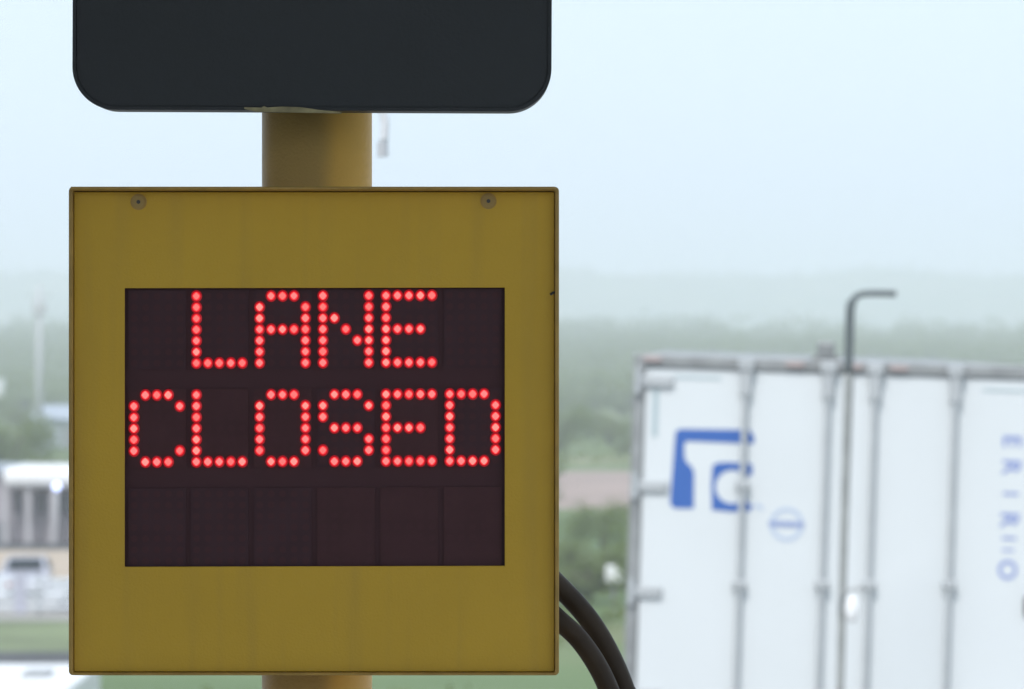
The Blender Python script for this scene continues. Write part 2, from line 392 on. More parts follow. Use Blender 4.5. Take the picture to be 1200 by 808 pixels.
def letter(ch, row, c0):
    bm_ = bmesh.new()
    for j, line in enumerate(FONT[ch]):
        for i, v in enumerate(line):
            if v != '1': continue
            c = dotpos(row, c0, i, j)
            # a stepped dome: diode core, red lens around it, darker base ring; the core is a soft lozenge
            profile = [(0, .0006, 0), (.0017, .0007, 0), (.0033, .0012, 0), (.0044, .0024, 1), (.0059, .0040, 2)]
            prev = None; nseg = 16; cm = rnd.choice((0, 0, 3, 4)); sj = rnd.uniform(.95, 1.05)
            top = bm_.verts.new((c.x, c.y - .0052 + profile[0][1], c.z))
            for (rr, dy, mi_) in profile[1:]:
                cur = []
                for k in range(nseg):
                    a = 2 * math.pi * k / nseg
                    loz = 1 / (abs(math.cos(a)) + abs(math.sin(a))) ** .55 if mi_ == 0 else 1.0
                    f_ = rr * loz * (1.12 * sj if mi_ == 0 else 1)
                    cur.append(bm_.verts.new((c.x + f_ * math.cos(a) * .98, c.y - .0052 + dy, c.z + f_ * math.sin(a) * 1.06)))
                for k in range(nseg):
                    q = (k + 1) % nseg
                    f = bm_.faces.new((top, cur[k], cur[q])) if prev is None else bm_.faces.new((prev[k], cur[k], cur[q], prev[q]))
                    f.material_index = cm if mi_ == 0 else mi_
                prev = cur
    rel(bm_)
    o = link('led_letter', bm_, [M['led_core'], M['led_lens'], M['led_rim'], M['led_core_b'], M['led_core_c']], disp)
    o['label'] = 'glowing red dot letter ' + ch
for ch, ci in zip('LANE', (1, 2, 3, 4)): letter(ch, 0, colx[ci])
for ch, ci in zip('CLOSED', range(6)): letter(ch, 1, colx[ci])

# --- black signal board above
t = empty('signal_board', (sx(365), SY + .01, sz(128)), 'black board with rounded corners mounted on the yellow post above the message sign', 'signal board')
bx0, bx1, bzb = sx(84.5) , sx(645.5), sz(128.8)
OB = t.location
prof = rrect(bx0, bx1, bzb, bzb + .50, .0435, 14)
bm = bmesh.new(); prism(bm, prof, SY + .012, SY + .055)
bmesh.ops.translate(bm, verts=bm.verts, vec=-OB); ho = link('housing', bm, M['black'], t)
bm = bmesh.new(); ring(bm, rrect(bx0 - .0006, bx1 + .0006, bzb - .0006, bzb + .5006, .044, 14), rrect(bx0 + .003, bx1 - .003, bzb + .003, bzb + .497, .041, 14), SY + .006, SY + .0118)
bmesh.ops.translate(bm, verts=bm.verts, vec=-OB); link('rim', bm, M['black'], t)
bm = bmesh.new(); prism(bm, rrect(bx0 + .0035, bx1 - .0035, bzb + .0035, bzb + .4965, .0405, 14), SY + .0085, SY + .0118)
bmesh.ops.translate(bm, verts=bm.verts, vec=-OB); link('face', bm, M['black'], t)
for o_ in t.children: o_.rotation_euler = (0, R(.25), 0)
bm = bmesh.new()
pts = [(286, 127.6), (286, 125.6), (306, 126.2), (309, 124.2), (313, 126), (330, 124.9), (352, 125.6), (372, 128.6), (400, 131.2), (400, 133), (300, 131)]
prism(bm, [(sx(a), sz(b_)) for a, b_ in pts], SY + .0035, SY + .006)
bmesh.ops.translate(bm, verts=bm.verts, vec=-OB); link('mounting_flange', bm, mat('flange', (.34, .29, .15), .6, noise=.4, scale=60), t)

# --- two conduits leaving the back of the sign
def cable(name, pts, r, label):
    p3 = [P(a, b_, Y) for a, b_, Y in pts]
    last = p3[-1]
    p3 += [Vector((last.x + .045, last.y + .01, last.z - .25)), Vector((last.x + .02, last.y + .01, last.z - 1.4)), Vector((last.x - .10, last.y, .9)), Vector((last.x - .14, last.y, .14))]
    o0 = p3[-1].copy()
    bm_ = bmesh.new(); path = spline(p3, 14)
    tube(bm_, [p - o0 for p in path], r, 24); o = link(name, bm_, M['conduit'], smooth=True, loc=o0)
    return tag(o, label, 'cable')
cable('cable', [(596, 640, 4.125), (630, 664, 4.15), (656, 688, 4.165), (687, 722, 4.17), (711, 760, 4.17), (731, 806, 4.17), (742, 850, 4.17)], .0112,
      'upper of two thick dark cables curving down from the sign\'s right edge')
cable('cable', [(596, 690, 4.13), (630, 706, 4.14), (656, 728, 4.135), (680, 751, 4.135), (702, 784, 4.135), (719, 822, 4.135), (732, 860, 4.135)], .0108,
      'lower of two thick dark cables bending out from behind the sign\'s right edge')

# --- small drop rod hanging from the canopy edge, out of focus beside the post
HY = 9.2
t = empty('hanging_sensor', P(448, 128, HY), 'thin grey blurred fitting hanging just right of the yellow post, under the black board', 'sensor')
top = 6.5 - t.location.z
bm = bmesh.new(); tube(bm, [(0, 0, -.0), (0, 0, top), (0, -.06, top + .05), (0, 6.51 - HY, top + .05)], .0085, 12); link('rod', bm, mat('pale_grey', (.75, .77, .80), .6), t, smooth=True)
bm = bmesh.new(); tube(bm, spline([(0, 0, 0), (.006, 0, -.03), (.004, 0, -.075)], 8), .0105, 12); link('sleeve', bm, mat('pale_grey_b', (.75, .77, .80), .6), t, smooth=True)
bm = bmesh.new(); cyl(bm, (.001, 0, -.095), 'z', .013, .036, 20); link('head', bm, M['pale'], t, smooth=False)

# ================================================================== GOOSENECK POST before the trailer
GY = 22.2
pts = [(1050, 344.5), (1030, 344), (1012, 344.5), (1002, 349), (997, 359), (995.8, 375), (995, 410), (993, 470), (991.2, 540), (989, 620), (987, 700), (984.5, 808)]
p3 = [P(a, b_, GY) for a, b_ in pts]
slope = (p3[-1].x - p3[-4].x) / (p3[-1].z - p3[-4].z)
base = Vector((p3[-1].x - p3[-1].z * slope, GY, 0)); p3.append(base.copy())
t = empty('gooseneck_post', base, 'thin grey pipe post with top bent to the right, in front of the white trailer', 'post')
path = spline([p - base for p in p3], 10)
cut = next(i for i, p in enumerate(path) if p.z < P(993, 432, GY).z)
bm = bmesh.new(); tube(bm, path[cut:], .024, 20); link('pipe', bm, M['goose'], t, smooth=True)
bm = bmesh.new(); tube(bm, path[:cut + 1], .0, 20, radii=[.019 if p.z > p3[3].z - .02 else .0265 for p in path[:cut + 1]]); link('arm', bm, mat('goose_arm_paint', (.12, .14, .145), .5, noise=.2, scale=10), t, smooth=True)
bm = bmesh.new(); cyl(bm, (0, 0, .01), 'z', .1, .02, 24); link('base_plate', bm, M['goose'], t)
c = P(998.5, 714, GY - .07) - base
bm = bmesh.new(); bmesh.ops.create_uvsphere(bm, u_segments=24, v_segments=16, radius=1, matrix=Matrix.Translation(c) @ Matrix.Diagonal((.042, .03, .078, 1))); link('white_fitting', bm, M['lampwhite'], t, smooth=True)
bm = bmesh.new(); tube(bm, [q - base for q in spline([P(984.5, 715, GY - .03), P(985.5, 702, GY - .03), P(993, 693, GY - .03), P(1006, 690, GY - .03), P(1018, 689, GY - .03)], 8)], .009, 10)
link('bracket', bm, M['galv'], t, smooth=True)

# ================================================================== WHITE BOX TRAILER
TY, YAW, ROLL = 23.7, R(-3), R(1.9)
tr_org = Vector((P(995, 404, TY).x - .12, TY, 0))
trailer = empty('box_trailer', tr_org, 'white box trailer seen from behind with blue square logo on its rear doors', 'trailer')
trailer.rotation_euler = (0, ROLL, YAW)
TM = Matrix.Translation(tr_org) @ trailer.rotation_euler.to_matrix().to_4x4(); TI = TM.inverted()
def T(px, py, v=0.0):                             # pixel -> local (u, z) on the plane local y = v
    o_ = TI @ Vector((0, 0, CAMZ)); d_ = TI.to_3x3() @ Vector(((px - 600) / FPX, 1, (404 - py) / FPX))
    k = (v - o_.y) / d_.y; q = o_ + d_ * k
    return q.x, q.z
uL = T(737, 600)[0]; zTop = T(995, 423)[1]; uC = T(994, 600)[0]; uR = 2 * uC - uL
zBot = 1.12
bm = bmesh.new(); box(bm, uL + .01, uR - .01, .08, 14.6, zBot, zTop - .015, bev=.02); link('body', bm, M['white'], trailer)
bm = bmesh.new(); box(bm, uL + .03, uR - .03, .09, 14.58, zTop - .0145, zTop - .004); link('roof_sheet', bm, M['galv'], trailer)
bm = bmesh.new()
fw = T(751, 600)[0] - uL
box(bm, uL, uL + fw, -.012, .078, zBot, zTop, bev=.008)
box(bm, uR - fw, uR, -.012, .078, zBot, zTop, bev=.008)
box(bm, uL + fw + .001, uR - fw - .001, -.014, .078, T(870, 433.5)[1], zTop, bev=.008)
box(bm, uL + fw + .001, uR - fw - .001, -.02, .078, zBot - .02, zBot + .12, bev=.008)
link('rear_frame', bm, M['galv'], trailer)
zd0, zd1 = zBot + .13, T(870, 433.5)[1] - .006
doors = []
for a, b_ in ((uL + fw + .004, uC - .004), (uC + .004, uR - fw - .004)):
    bm = bmesh.new(); box(bm, a, b_, .004, .05, zd0, zd1, bev=.006); doors.append(link('door', bm, M['white'], trailer))
# lock rods, their top keepers and guides
rods = [(874.5, 433, 862.5, 790, 0), (972, 436, 958.5, 790, 0), (1027, 438, 1013.5, 790, 1), (1122.5, 441, 1106.5, 790, 1)]
for (xa, ya, xb, yb, di) in rods:
    V = -.035
    u1, z1 = T(xa, ya, V); u2, z2 = T(xb, yb, V); um = (u1 + u2) / 2
    bm = bmesh.new()
    tube(bm, [(um, V, zd0 - .06), (um, V, z1 - .0)], .019, 14)
    box(bm, um - .035, um + .035, V - .02, .002, z1 - .16, z1 + .055, bev=.012)       # cam keeper
    box(bm, um - .05, um + .05, V - .03, -.016, z1 - .01, z1 + .07, bev=.012)
    box(bm, um - .035, um + .035, V - .02, .002, zd0 - .05, zd0 + .12, bev=.012)
    gl = [685] + ([568] if xa < 900 else [])
    for gy in gl:
        gz = T(xb, gy, V)[1]; box(bm, um - .042, um + .042, V - .024, .003, gz - .028, gz + .028, bev=.012)
    gz = 1.75; box(bm, um - .042, um + .042, V - .026, .003, gz - .028, gz + .028, bev=.012)
    link('lock_rod', bm, M['rodpaint'], doors[di], smooth=False)
# hinges
for (a, b_, h_) in ((748, 790, 447), (741, 783, 570), (735, 776, 694), (735, 776, 815)):
    ua = T(a, h_)[0]; ub = T(b_, h_)[0]; zz = T(760, h_)[1]; ua = uL + fw * .35
    for side in (0, 1):
        bm = bmesh.new(); aa, bb = (ua, ub) if side == 0 else (2 * uC - ub, 2 * uC - ua)
        box(bm, aa, bb, -.022, .003, zz - .036, zz + .036, bev=.012)
        ex = uL + .03 if side == 0 else uR - .03
        cyl(bm, (ex, -.03, zz), 'z', .02, .15, 12)
        link('hinge', bm, M['rodpaint'], doors[side])
for zz in (1.35,):
    for side in (0, 1):
        bm = bmesh.new(); aa, bb = (uL + fw * .35, T(776, 694)[0]) if side == 0 else (2 * uC - T(776, 694)[0], uR - fw * .35)
        box(bm, aa, bb, -.022, .003, zz - .03, zz + .03, bev=.012); link('hinge', bm, M['rodpaint'], doors[side])
# corner reflective tape (an L at each upper corner)
def tape(x0, x1, y0, y1, di):
    (a, z1) = T(x0, y0, .002); (b_, z0) = T(x1, y1, .002)
    bm_ = bmesh.new(); box(bm_, a, b_, .0005, .0035, z0, z1); link('reflective_tape', bm_, M['tape'], doors[di])
tape(791, 845, 440.5, 445.5, 0); tape(765.5, 770.5, 456, 512, 0); tape(1152, 1206, 455.5, 460.5, 1); tape(1218, 1223, 470, 526, 1)
# door handles / latch near the right rod
bm = bmesh.new(); u_, z_ = T(1204, 710); box(bm, u_ - .02, u_ + .06, -.03, .003, z_ - .06, z_ + .06, bev=.01); link('latch', bm, M['dark'], doors[1])
# marker lights along the header and the pair of dock lamps on top
for (a, b_) in ((765, 421), (932, 427.5), (1000, 430), (1054, 432)):
    u_, z_ = T(a, b_, -.02); bm = bmesh.new(); box(bm, u_ - .055, u_ + .055, -.034, -.0145, z_ - .018, z_ + .018, bev=.006); link('marker_light', bm, M['marker'], trailer)
u_, z_ = T(968, 409, -.0); bm = bmesh.new(); box(bm, u_ - .055, u_ + .055, -.02, .10, zTop - .002, z_ + .045, bev=.02)
box(bm, u_ - .085, u_ + .085, -.01, .08, zTop - .004, zTop + .03, bev=.01); link('roof_lamp', bm, M['steel'], trailer)
# --- decals on the doors (2.5 mm vinyl, cut where the door face is)
def decal(poly, name, m, di, th=.0025):
    q = [T(a, b_, .003) for a, b_ in poly]; bm_ = bmesh.new(); prism(bm_, q, .0040 - th, .0038); return link(name, bm_, m, doors[di])
L0 = lambda a, b_: (760 + a / 4.49, 480 + b_ / 4.49)
def arc(cx, cy, r, a0, a1, n_=8): return [(cx + r * math.cos(R(a0 + (a1 - a0) * k / n_)), cy - r * math.sin(R(a0 + (a1 - a0) * k / n_))) for k in range(n_ + 1)]
poly = [(238, 522)] + arc(150, 485, 37, 270, 180) + arc(172, 135, 32, 180, 90) + [(530, 108), (556, 140), (556, 176), (540, 182), (215, 168)] + arc(208, 188, 20, 90, 180) + [(190, 258), (204, 282), (226, 300), (240, 330)]
decal([L0(a, b_) for a, b_ in poly], 'logo', M['blue'], 0)
poly = [(545, 345), (548, 300)] + arc(525, 303, 20, 20, 90) + [(400, 278)] + arc(365, 312, 30, 100, 180) + [(330, 400), (333, 530), (440, 540), (535, 535), (548, 505), (520, 490)] + arc(440, 408, 88, -40, -322, 30) 
decal([L0(a, b_) for a, b_ in poly], 'logo', M['blue'], 0)
poly = [(556, 502), (580, 496), (602, 512), (602, 530), (585, 530), (575, 514), (556, 520)]
decal([L0(a, b_) for a, b_ in poly], 'logo', M['paleblue'], 0)
# round emblem with a bar of small writing
bm = bmesh.new(); u_, z_ = T(922, 615, .003); rr = 20 * TY / FPX
ring(bm, [(u_ + rr * math.cos(R(k * 10)), z_ + rr * math.sin(R(k * 10))) for k in range(36)], [(u_ + rr * .76 * math.cos(R(k * 10)), z_ + rr * .76 * math.sin(R(k * 10))) for k in range(36)], .0015, .0038)
link('emblem', bm, M['paleblue'], doors[0])
bm = bmesh.new(); box(bm, u_ - rr * 1.05, u_ + rr * 1.02, .0010, .0037, z_ - .016, z_ + .020); 
for k in range(7): box(bm, u_ - rr * .9 + k * rr * .26, u_ - rr * .9 + k * rr * .26 + .012, .0004, .0012, z_ - .012, z_ + .014, mi=1)
link('emblem_bar', bm, [mat('emblem_bar_blue', (.30, .36, .52), .5), M['textblue']], doors[0])
for ch, gx, gy, sz_ in (('E', 1185, 517, .155), ('R', 1184.5, 547, .155), ('I', 1183.5, 579, .13), ('R', 1182, 609, .155), ('I', 1181.5, 631, .12), ('I', 1180.5, 645, .10), ('O', 1179.5, 668, .155)):
    me = glyph_mesh(ch, sz_, 'lettering'); u_, z_ = T(gx, gy, .003)
    me.transform(Matrix.Translation((u_, .0016, z_)) @ Matrix.Rotation(R(90), 4, 'X') @ Matrix.Rotation(R(-90), 4, 'Z'))
    me.materials.clear(); me.materials.append(M['textblue'])
    o = bpy.data.objects.new('lettering', me); COL.objects.link(o); o.parent = doors[1]
# underside: bumper, mudflaps, bogie, landing gear
bm = bmesh.new(); box(bm, uL + .2, uR - .2, .0, .1, .45, .56, bev=.01)
for uu in (uL + .7, uR - .7): box(bm, uu - .04, uu + .04, .02, .09, .56, zBot - .02)
link('bumper', bm, M['steel'], trailer)
for uu in (uL + .35, uR - .35):
    bm = bmesh.new(); box(bm, uu - .3, uu + .3, 1.0, 1.02, .3, zBot); link('mud_flap', bm, M['rubber'], trailer)
for yy in (1.7, 2.95):
    for sgn in (-1, 1):
        uu = uC + sgn * 1.0
        off = math.tan(ROLL) * uu
        bm = bmesh.new(); cyl(bm, (uu, yy, .51 + off), 'x', .5, .5, 40); wt = link('wheel', bm, M['tyre'], trailer)
        bm = bmesh.new(); cyl(bm, (uu + sgn * .255, yy, .51 + off), 'x', .28, .03, 32); link('rim', bm, M['rim'], wt)
for uu in (uC - .85, uC + .85):
    bm = bmesh.new(); box(bm, uu - .06, uu + .06, 11.4, 11.52, .12 + math.tan(ROLL) * uu, zBot); box(bm, uu - .15, uu + .15, 11.3, 11.62, .02 + math.tan(ROLL) * uu, .12 + math.tan(ROLL) * uu); link('landing_leg', bm, M['steel'], trailer)

# ================================================================== THINGS ON THE PLAIN
G = -5.0
def base_at(px, Y, z=None): return Vector(((px - 600) / FPX * Y, Y, G if z is None else z))

# white box truck below the retaining wall (its roof shows in the lower left corner)
wt_ = empty('box_truck', (0, 0, 0), 'white box truck roof filling the lower left corner below the sign', 'truck')
rx = (72 - 600) / FPX * 60 - .0
wt_.location = (rx - 1.3, 57.5, G)
bm = bmesh.new(); box(bm, -1.3, 1.3, 0, 8.2, 1.0, 3.92, bev=.06); link('cargo_box', bm, M['roofwhite'], wt_)
bm = bmesh.new(); box(bm, -1.2, 1.2, -2.2, -.1, .7, 2.7, bev=.25, seg=4); link('cab', bm, M['roofwhite'], wt_)
bm = bmesh.new(); box(bm, -1.1, 1.1, -2.24, -2.1, 1.7, 2.4, bev=.05); link('windscreen', bm, M['glass'], wt_)
bm = bmesh.new(); box(bm, .3, .75, 5.4, 6.3, 3.921, 3.99, bev=.02); link('roof_hatch', bm, M['galv'], wt_)
for yy in (-1.2, 6.2):
    for s_ in (-1.05, 1.05):
        bm = bmesh.new(); cyl(bm, (s_, yy, .5), 'x', .5, .3, 28); q = link('wheel', bm, M['tyre'], wt_)
        bm = bmesh.new(); cyl(bm, (s_ + .16 * (1 if s_ > 0 else -1), yy, .5), 'x', .26, .02, 20); link('rim', bm, M['rim'], q)

# cars
def car(loc, rz, paint, label):
    c_ = empty('parked_car', loc, label, 'car', 'cars parked beyond the grass', rz)
    prof_ = [(-2.25, .35), (-2.3, .75), (-2.2, 1.0), (-1.75, 1.08), (-1.15, 1.48), (.55, 1.5), (1.25, 1.02), (2.1, .88), (2.28, .6), (2.2, .33)]
    bm_ = bmesh.new()
    a = [[bm_.verts.new((s_ * (.88 if z_ < 1.1 else .68), y_, z_)) for y_, z_ in prof_] for s_ in (-1, 1)]
    n_ = len(prof_)
    for k in range(n_): bm_.faces.new((a[0][k], a[0][(k + 1) % n_], a[1][(k + 1) % n_], a[1][k]))
    bm_.faces.new(a[0]); bm_.faces.new(a[1][::-1])
    bmesh.ops.triangulate(bm_, faces=[f for f in bm_.faces if len(f.verts) > 4])
    o = link('body', bm_, paint, c_); bv_ = o.modifiers.new('bevel', 'BEVEL'); bv_.width = .05; bv_.segments = 3; bv_.limit_method = 'ANGLE'; bv_.angle_limit = R(25)
    bm_ = bmesh.new(); f = [bm_.verts.new(v) for v in ((-.66, -1.72, 1.12), (.66, -1.72, 1.12), (.58, -1.22, 1.43), (-.58, -1.22, 1.43))]; bm_.faces.new(f)
    bmesh.ops.solidify(bm_, geom=bm_.faces[:], thickness=-.03); bmesh.ops.translate(bm_, verts=bm_.verts, vec=(0, -.035, .03)); link('rear_window', bm_, M['glass'], c_)
    bm_ = bmesh.new(); f = [bm_.verts.new(v) for v in ((-.66, 1.2, 1.08), (.66, 1.2, 1.08), (.58, .62, 1.45), (-.58, .62, 1.45))]; bm_.faces.new(f)
    bmesh.ops.solidify(bm_, geom=bm_.faces[:], thickness=.03); bmesh.ops.translate(bm_, verts=bm_.verts, vec=(0, .035, .03)); link('windscreen', bm_, M['glass'], c_)
    for s_ in (-1, 1):
        bm_ = bmesh.new(); f = [bm_.verts.new(v) for v in ((s_ * .865, -1.4, 1.12), (s_ * .865, 1.0, 1.1), (s_ * .72, .5, 1.42), (s_ * .72, -1.05, 1.42))]; bm_.faces.new(f)
        bmesh.ops.solidify(bm_, geom=bm_.faces[:], thickness=.04); link('side_window', bm_, M['glass'], c_)
        bm_ = bmesh.new(); box(bm_, s_ * .62 - .18, s_ * .62 + .18, -2.33, -2.22, .78, .96, bev=.02); link('tail_light', bm_, M['red'], c_)
        for yy in (-1.4, 1.4):
            bm_ = bmesh.new(); cyl(bm_, (s_ * .8, yy, .32), 'x', .32, .2, 24); q = link('wheel', bm_, M['tyre'], c_)
            bm_ = bmesh.new(); cyl(bm_, (s_ * .905, yy, .32), 'x', .2, .015, 18); link('rim', bm_, M['rim'], q)
    return c_
zc = -4.984
car(base_at(-62, 137.5, zc), R(88), M['carwhite'], 'white car parked left of the dark gap beyond the grass')
car(base_at(31, 143, zc), R(184), M['carsilver'], 'silver-grey car parked behind the white ones, beside the dark gap')
car(base_at(84 + 46, 136.5, zc), R(92), M['carwhite'], 'white car parked right of the dark gap, half hidden by the sign')

t = empty('rail_fence', base_at(46, 133.5, -4.988), 'pale white rail fence between the green grass and the parked cars', 'fence')
fx = lambda px: (px - 46) / FPX * 133.5
for k in range(4):
    bm = bmesh.new(); box(bm, fx(-420), fx(330), -.03, .03, .22 + k * .30, .39 + k * .30, bev=.01); link('rail', bm, M['fence'], t)
for a in [46 + k * 62 for k in range(-7, 5)]:
    bm = bmesh.new(); box(bm, fx(a - 2.6), fx(a + 2.6), .035, .19, 0, 1.42, bev=.01); link('post', bm, M['steel'], t)
bm = bmesh.new(); box(bm, fx(17), fx(31), -.06, -.035, .1, 1.48); link('panel', bm, mat('lilac_grey_panel', (.42, .42, .50), .6), t)
# inspection building with a white flat roof
D0 = 183
bl = empty('inspection_building', base_at(90, D0, -4.99), 'low building with thick white rounded roof, pale pillars and dark windows, left of the sign', 'building')
k_ = D0 / FPX
H = lambda py: CAMZ + (404 - py) * k_ + 4.99
X = lambda px: (px - 90) * k_
bm = bmesh.new(); box(bm, X(7), X(200), -1.6, 5, H(571), H(547), bev=.38, seg=5); link('roof', bm, M['roofwhite'], bl)
bm = bmesh.new(); box(bm, X(12), X(196), 0, 4.6, 0, H(571)); link('wall', bm, M['mauve'], bl)
for a in (10, 37, 66, 96, 126, 156, 186):
    bm = bmesh.new(); box(bm, X(a - 3.5), X(a + 3.5), -1.3, -.95, 0, H(571), bev=.03); link('pillar', bm, M['pillar'], bl)
for a, b_ in ((15, 24), (42, 54), (68, 90), (100, 118), (130, 150)):
    bm = bmesh.new(); box(bm, X(a), X(b_), -.04, -.003, H(602), H(578)); link('window', bm, M['tint'], bl)
sp = P(66.5, 570.5, D0 - 2.4)
lm = empty('blue_lamp', base_at(66.5, D0 - 2.4, -4.99), 'small round bluish-white lamp glowing under the white roof\'s edge', 'lamp')
bm = bmesh.new(); bmesh.ops.create_uvsphere(bm, u_segments=20, v_segments=12, radius=.17, matrix=Matrix.Translation((0, 0, sp.z + 4.99))); link('globe', bm, M['bluebox'], lm, smooth=True)
bm = bmesh.new(); tube(bm, [(0, .1, 0), (0, .1, sp.z + 4.99)], .05, 12); link('post', bm, M['mast'], lm, smooth=True)
# low grey building behind, on the far left
gb = empty('grey_shed', base_at(-40, 205), 'low grey flat roofed shed peeking out left of the white roof', 'shed')
k2 = 205 / FPX
bm = bmesh.new(); box(bm, -4, (16 + 40) * k2, 0, 6, 0, CAMZ + (404 - 556) * k2 + 5); link('wall', bm, M['mauve'], gb)
bm = bmesh.new(); box(bm, -4.3, (18 + 40) * k2, -.4, 6.4, CAMZ + (404 - 556) * k2 + 5.003, CAMZ + (404 - 547) * k2 + 5, bev=.04); link('roof', bm, M['greyroof'], gb)
# long pale metal building further away
k3 = 345 / FPX
mb = empty('metal_warehouse', base_at(100, 345), 'hazy pale blue-grey metal warehouse beyond the bush left of the sign', 'warehouse')
bm = bmesh.new(); box(bm, (38 - 100) * k3, 14, 0, 12, 0, CAMZ + (404 - 492) * k3 + 5); link('wall', bm, M['greyroof'], mb)
bm = bmesh.new(); v = [(36 - 100) * k3, 14.3]
zz0 = CAMZ + (404 - 492) * k3 + 5.004; zz1 = CAMZ + (404 - 476) * k3 + 5
pp = [(-.4, zz0), (12.4, zz0), (6, zz1)]
A_ = [bm.verts.new((v[0], y_, z_)) for y_, z_ in pp]; B_ = [bm.verts.new((v[1], y_, z_)) for y_, z_ in pp]
bm.faces.new(A_); bm.faces.new(B_[::-1])
for i in range(3): bm.faces.new((A_[i], A_[(i + 1) % 3], B_[(i + 1) % 3], B_[i]))
link('roof', bm, M['greyroof'], mb)
for i in range(3):
    bm = bmesh.new(); box(bm, -2 + i * 5, .8 + i * 5, -.05, -.003, 0, 2.1); link('door', bm, M['steel'], mb)
# utility mast
t = empty('utility_mast', base_at(46, 300), 'tall faint pole with short cross arm on the hazy plain, left of the sign', 'mast')
k4 = 300 / FPX; hz = CAMZ + (404 - 334) * k4 + 5
bm = bmesh.new(); tube(bm, [(0, 0, 0), (0, 0, hz)], .3, 14, radii=[.34, .15]); link('shaft', bm, M['mast'], t, smooth=True)
za = CAMZ + (404 - 362) * k4 + 5
bm = bmesh.new(); box(bm, -.5, .5, -.3, .3, za - .5, za + .5, bev=.08); link('equipment_box', bm, M['mast'], t)
bm = bmesh.new(); box(bm, -.9, .9, -.06, .06, za + .9, za + 1.02); link('cross_arm', bm, M['mast'], t)
# white tank at the left frame edge
t = empty('white_tank', base_at(-3, 560), 'small pale water tank far off at the left edge of the view', 'tank')
bm = bmesh.new(); cyl(bm, (0, 0, 3.0), 'z', 1.1, 2.6, 24); link('tank', bm, M['roofwhite'], t)
bm = bmesh.new()
bm.free()
for a in (45, 135, 225, 315):
    bm = bmesh.new(); tube(bm, [(.9 * math.cos(R(a)), .9 * math.sin(R(a)), 0), (.9 * math.cos(R(a)), .9 * math.sin(R(a)), 1.8)], .08, 8); link('leg', bm, M['mast'], t)
# white utility cabinet right of the sign
t = empty('utility_cabinet', base_at(719, 137), 'small rounded white cabinet on a stand before the bushes, left of the trailer', 'cabinet')
bm = bmesh.new(); box(bm, -.28, .28, -.25, .25, .93, 1.52, bev=.1, seg=4); link('cabinet', bm, M['roofwhite'], t)
bm = bmesh.new(); box(bm, -.06, .06, -.06, .06, 0, .93); link('stand', bm, M['steel'], t)

# ------------------------------------------------------------------ scrub trees
def clump_faces(verts, faces, c, rad, n_, size, rnd_):
    for _ in range(n_):
        while True:
            p = Vector((rnd_.uniform(-1, 1), rnd_.uniform(-1, 1), rnd_.uniform(-1, 1)))
            if p.length < 1: break
        p = Vector((c[0] + p.x * rad, c[1] + p.y * rad, c[2] + p.z * rad * .75))
        nrm = Vector((rnd_.gauss(0, 1), rnd_.gauss(0, 1), rnd_.gauss(0, 1) + .5)).normalized()
        u_ = nrm.orthogonal().normalized(); v_ = nrm.cross(u_); a = rnd_.uniform(0, 6.28); s_ = size * rnd_.uniform(.6, 1.3)
        u2_ = (u_ * math.cos(a) + v_ * math.sin(a)) * s_; v2_ = (v_ * math.cos(a) - u_ * math.sin(a)) * s_ * .6
        i = len(verts); verts += [p - u2_, p + v2_ * .9, p + u2_, p - v2_]; faces.append((i, i + 1, i + 2, i + 3))
def tree_proto(seed, w_, h_, leaf):
    rn = random.Random(seed); V_, F_ = [], []
    bm_ = bmesh.new()
    for k in range(rn.randint(3, 5)):
        a = rn.uniform(0, 6.28); rr = rn.uniform(.15, .5) * w_ / 2
        tube(bm_, spline([(0, 0, 0), (rr * .3 * math.cos(a), rr * .3 * math.sin(a), h_ * .25), (rr * math.cos(a), rr * math.sin(a), h_ * .62)], 4), .1, 6, radii=None)
    lobes = rn.randint(16, 22)
    for k in range(lobes):
        a = rn.uniform(0, 6.28); q = rn.random() ** .6 * w_ / 2 * .8; zz = h_ * (.32 + .52 * rn.random() * (1 - .35 * (q / (w_ / 2))))
        clump_faces(V_, F_, (q * math.cos(a), q * math.sin(a), zz), rn.uniform(.13, .24) * w_, 95, .14, rn)
    me = bpy.data.meshes.new('crown'); me.from_pydata([tuple(v) for v in V_], [], F_); me.materials.append(leaf)
    root = bpy.data.objects.new('scrub_tree', None); COL.objects.link(root); root.empty_display_size = .3
    link('trunk', bm_, M['bark'], root, smooth=True)
    cr = bpy.data.objects.new('crown', me); COL.objects.link(cr); cr.parent = root
    return root
protos = [tree_proto(1, 5, 3.6, M['leafA']), tree_proto(2, 4, 3.0, M['leafB']), tree_proto(3, 6, 4.2, M['leafA']), tree_proto(4, 3.2, 2.2, M['leafB']), tree_proto(5, 4.6, 3.4, M['leafB'])]
rn = random.Random(11)
LAB = ['rounded dark green scrub tree on the hazy plain', 'pale green low scrub bush on the hazy plain', 'broad dark green scrub tree on the hazy plain', 'small pale green bush on the hazy plain', 'loose pale green scrub tree on the hazy plain']
used = [False] * 5
def plant(k, loc, sc, rz, label=None, group='scrub trees scattered over the hazy plain'):
    o = protos[k] if not used[k] else copy_tree(protos[k]); used[k] = True
    o.location = loc; o.scale = (sc, sc, sc * rn.uniform(.85, 1.1)); o.rotation_euler = (0, 0, rz)
    if 'group' in o: del o['group']
    tag(o, label or LAB[k], 'tree', group); return o
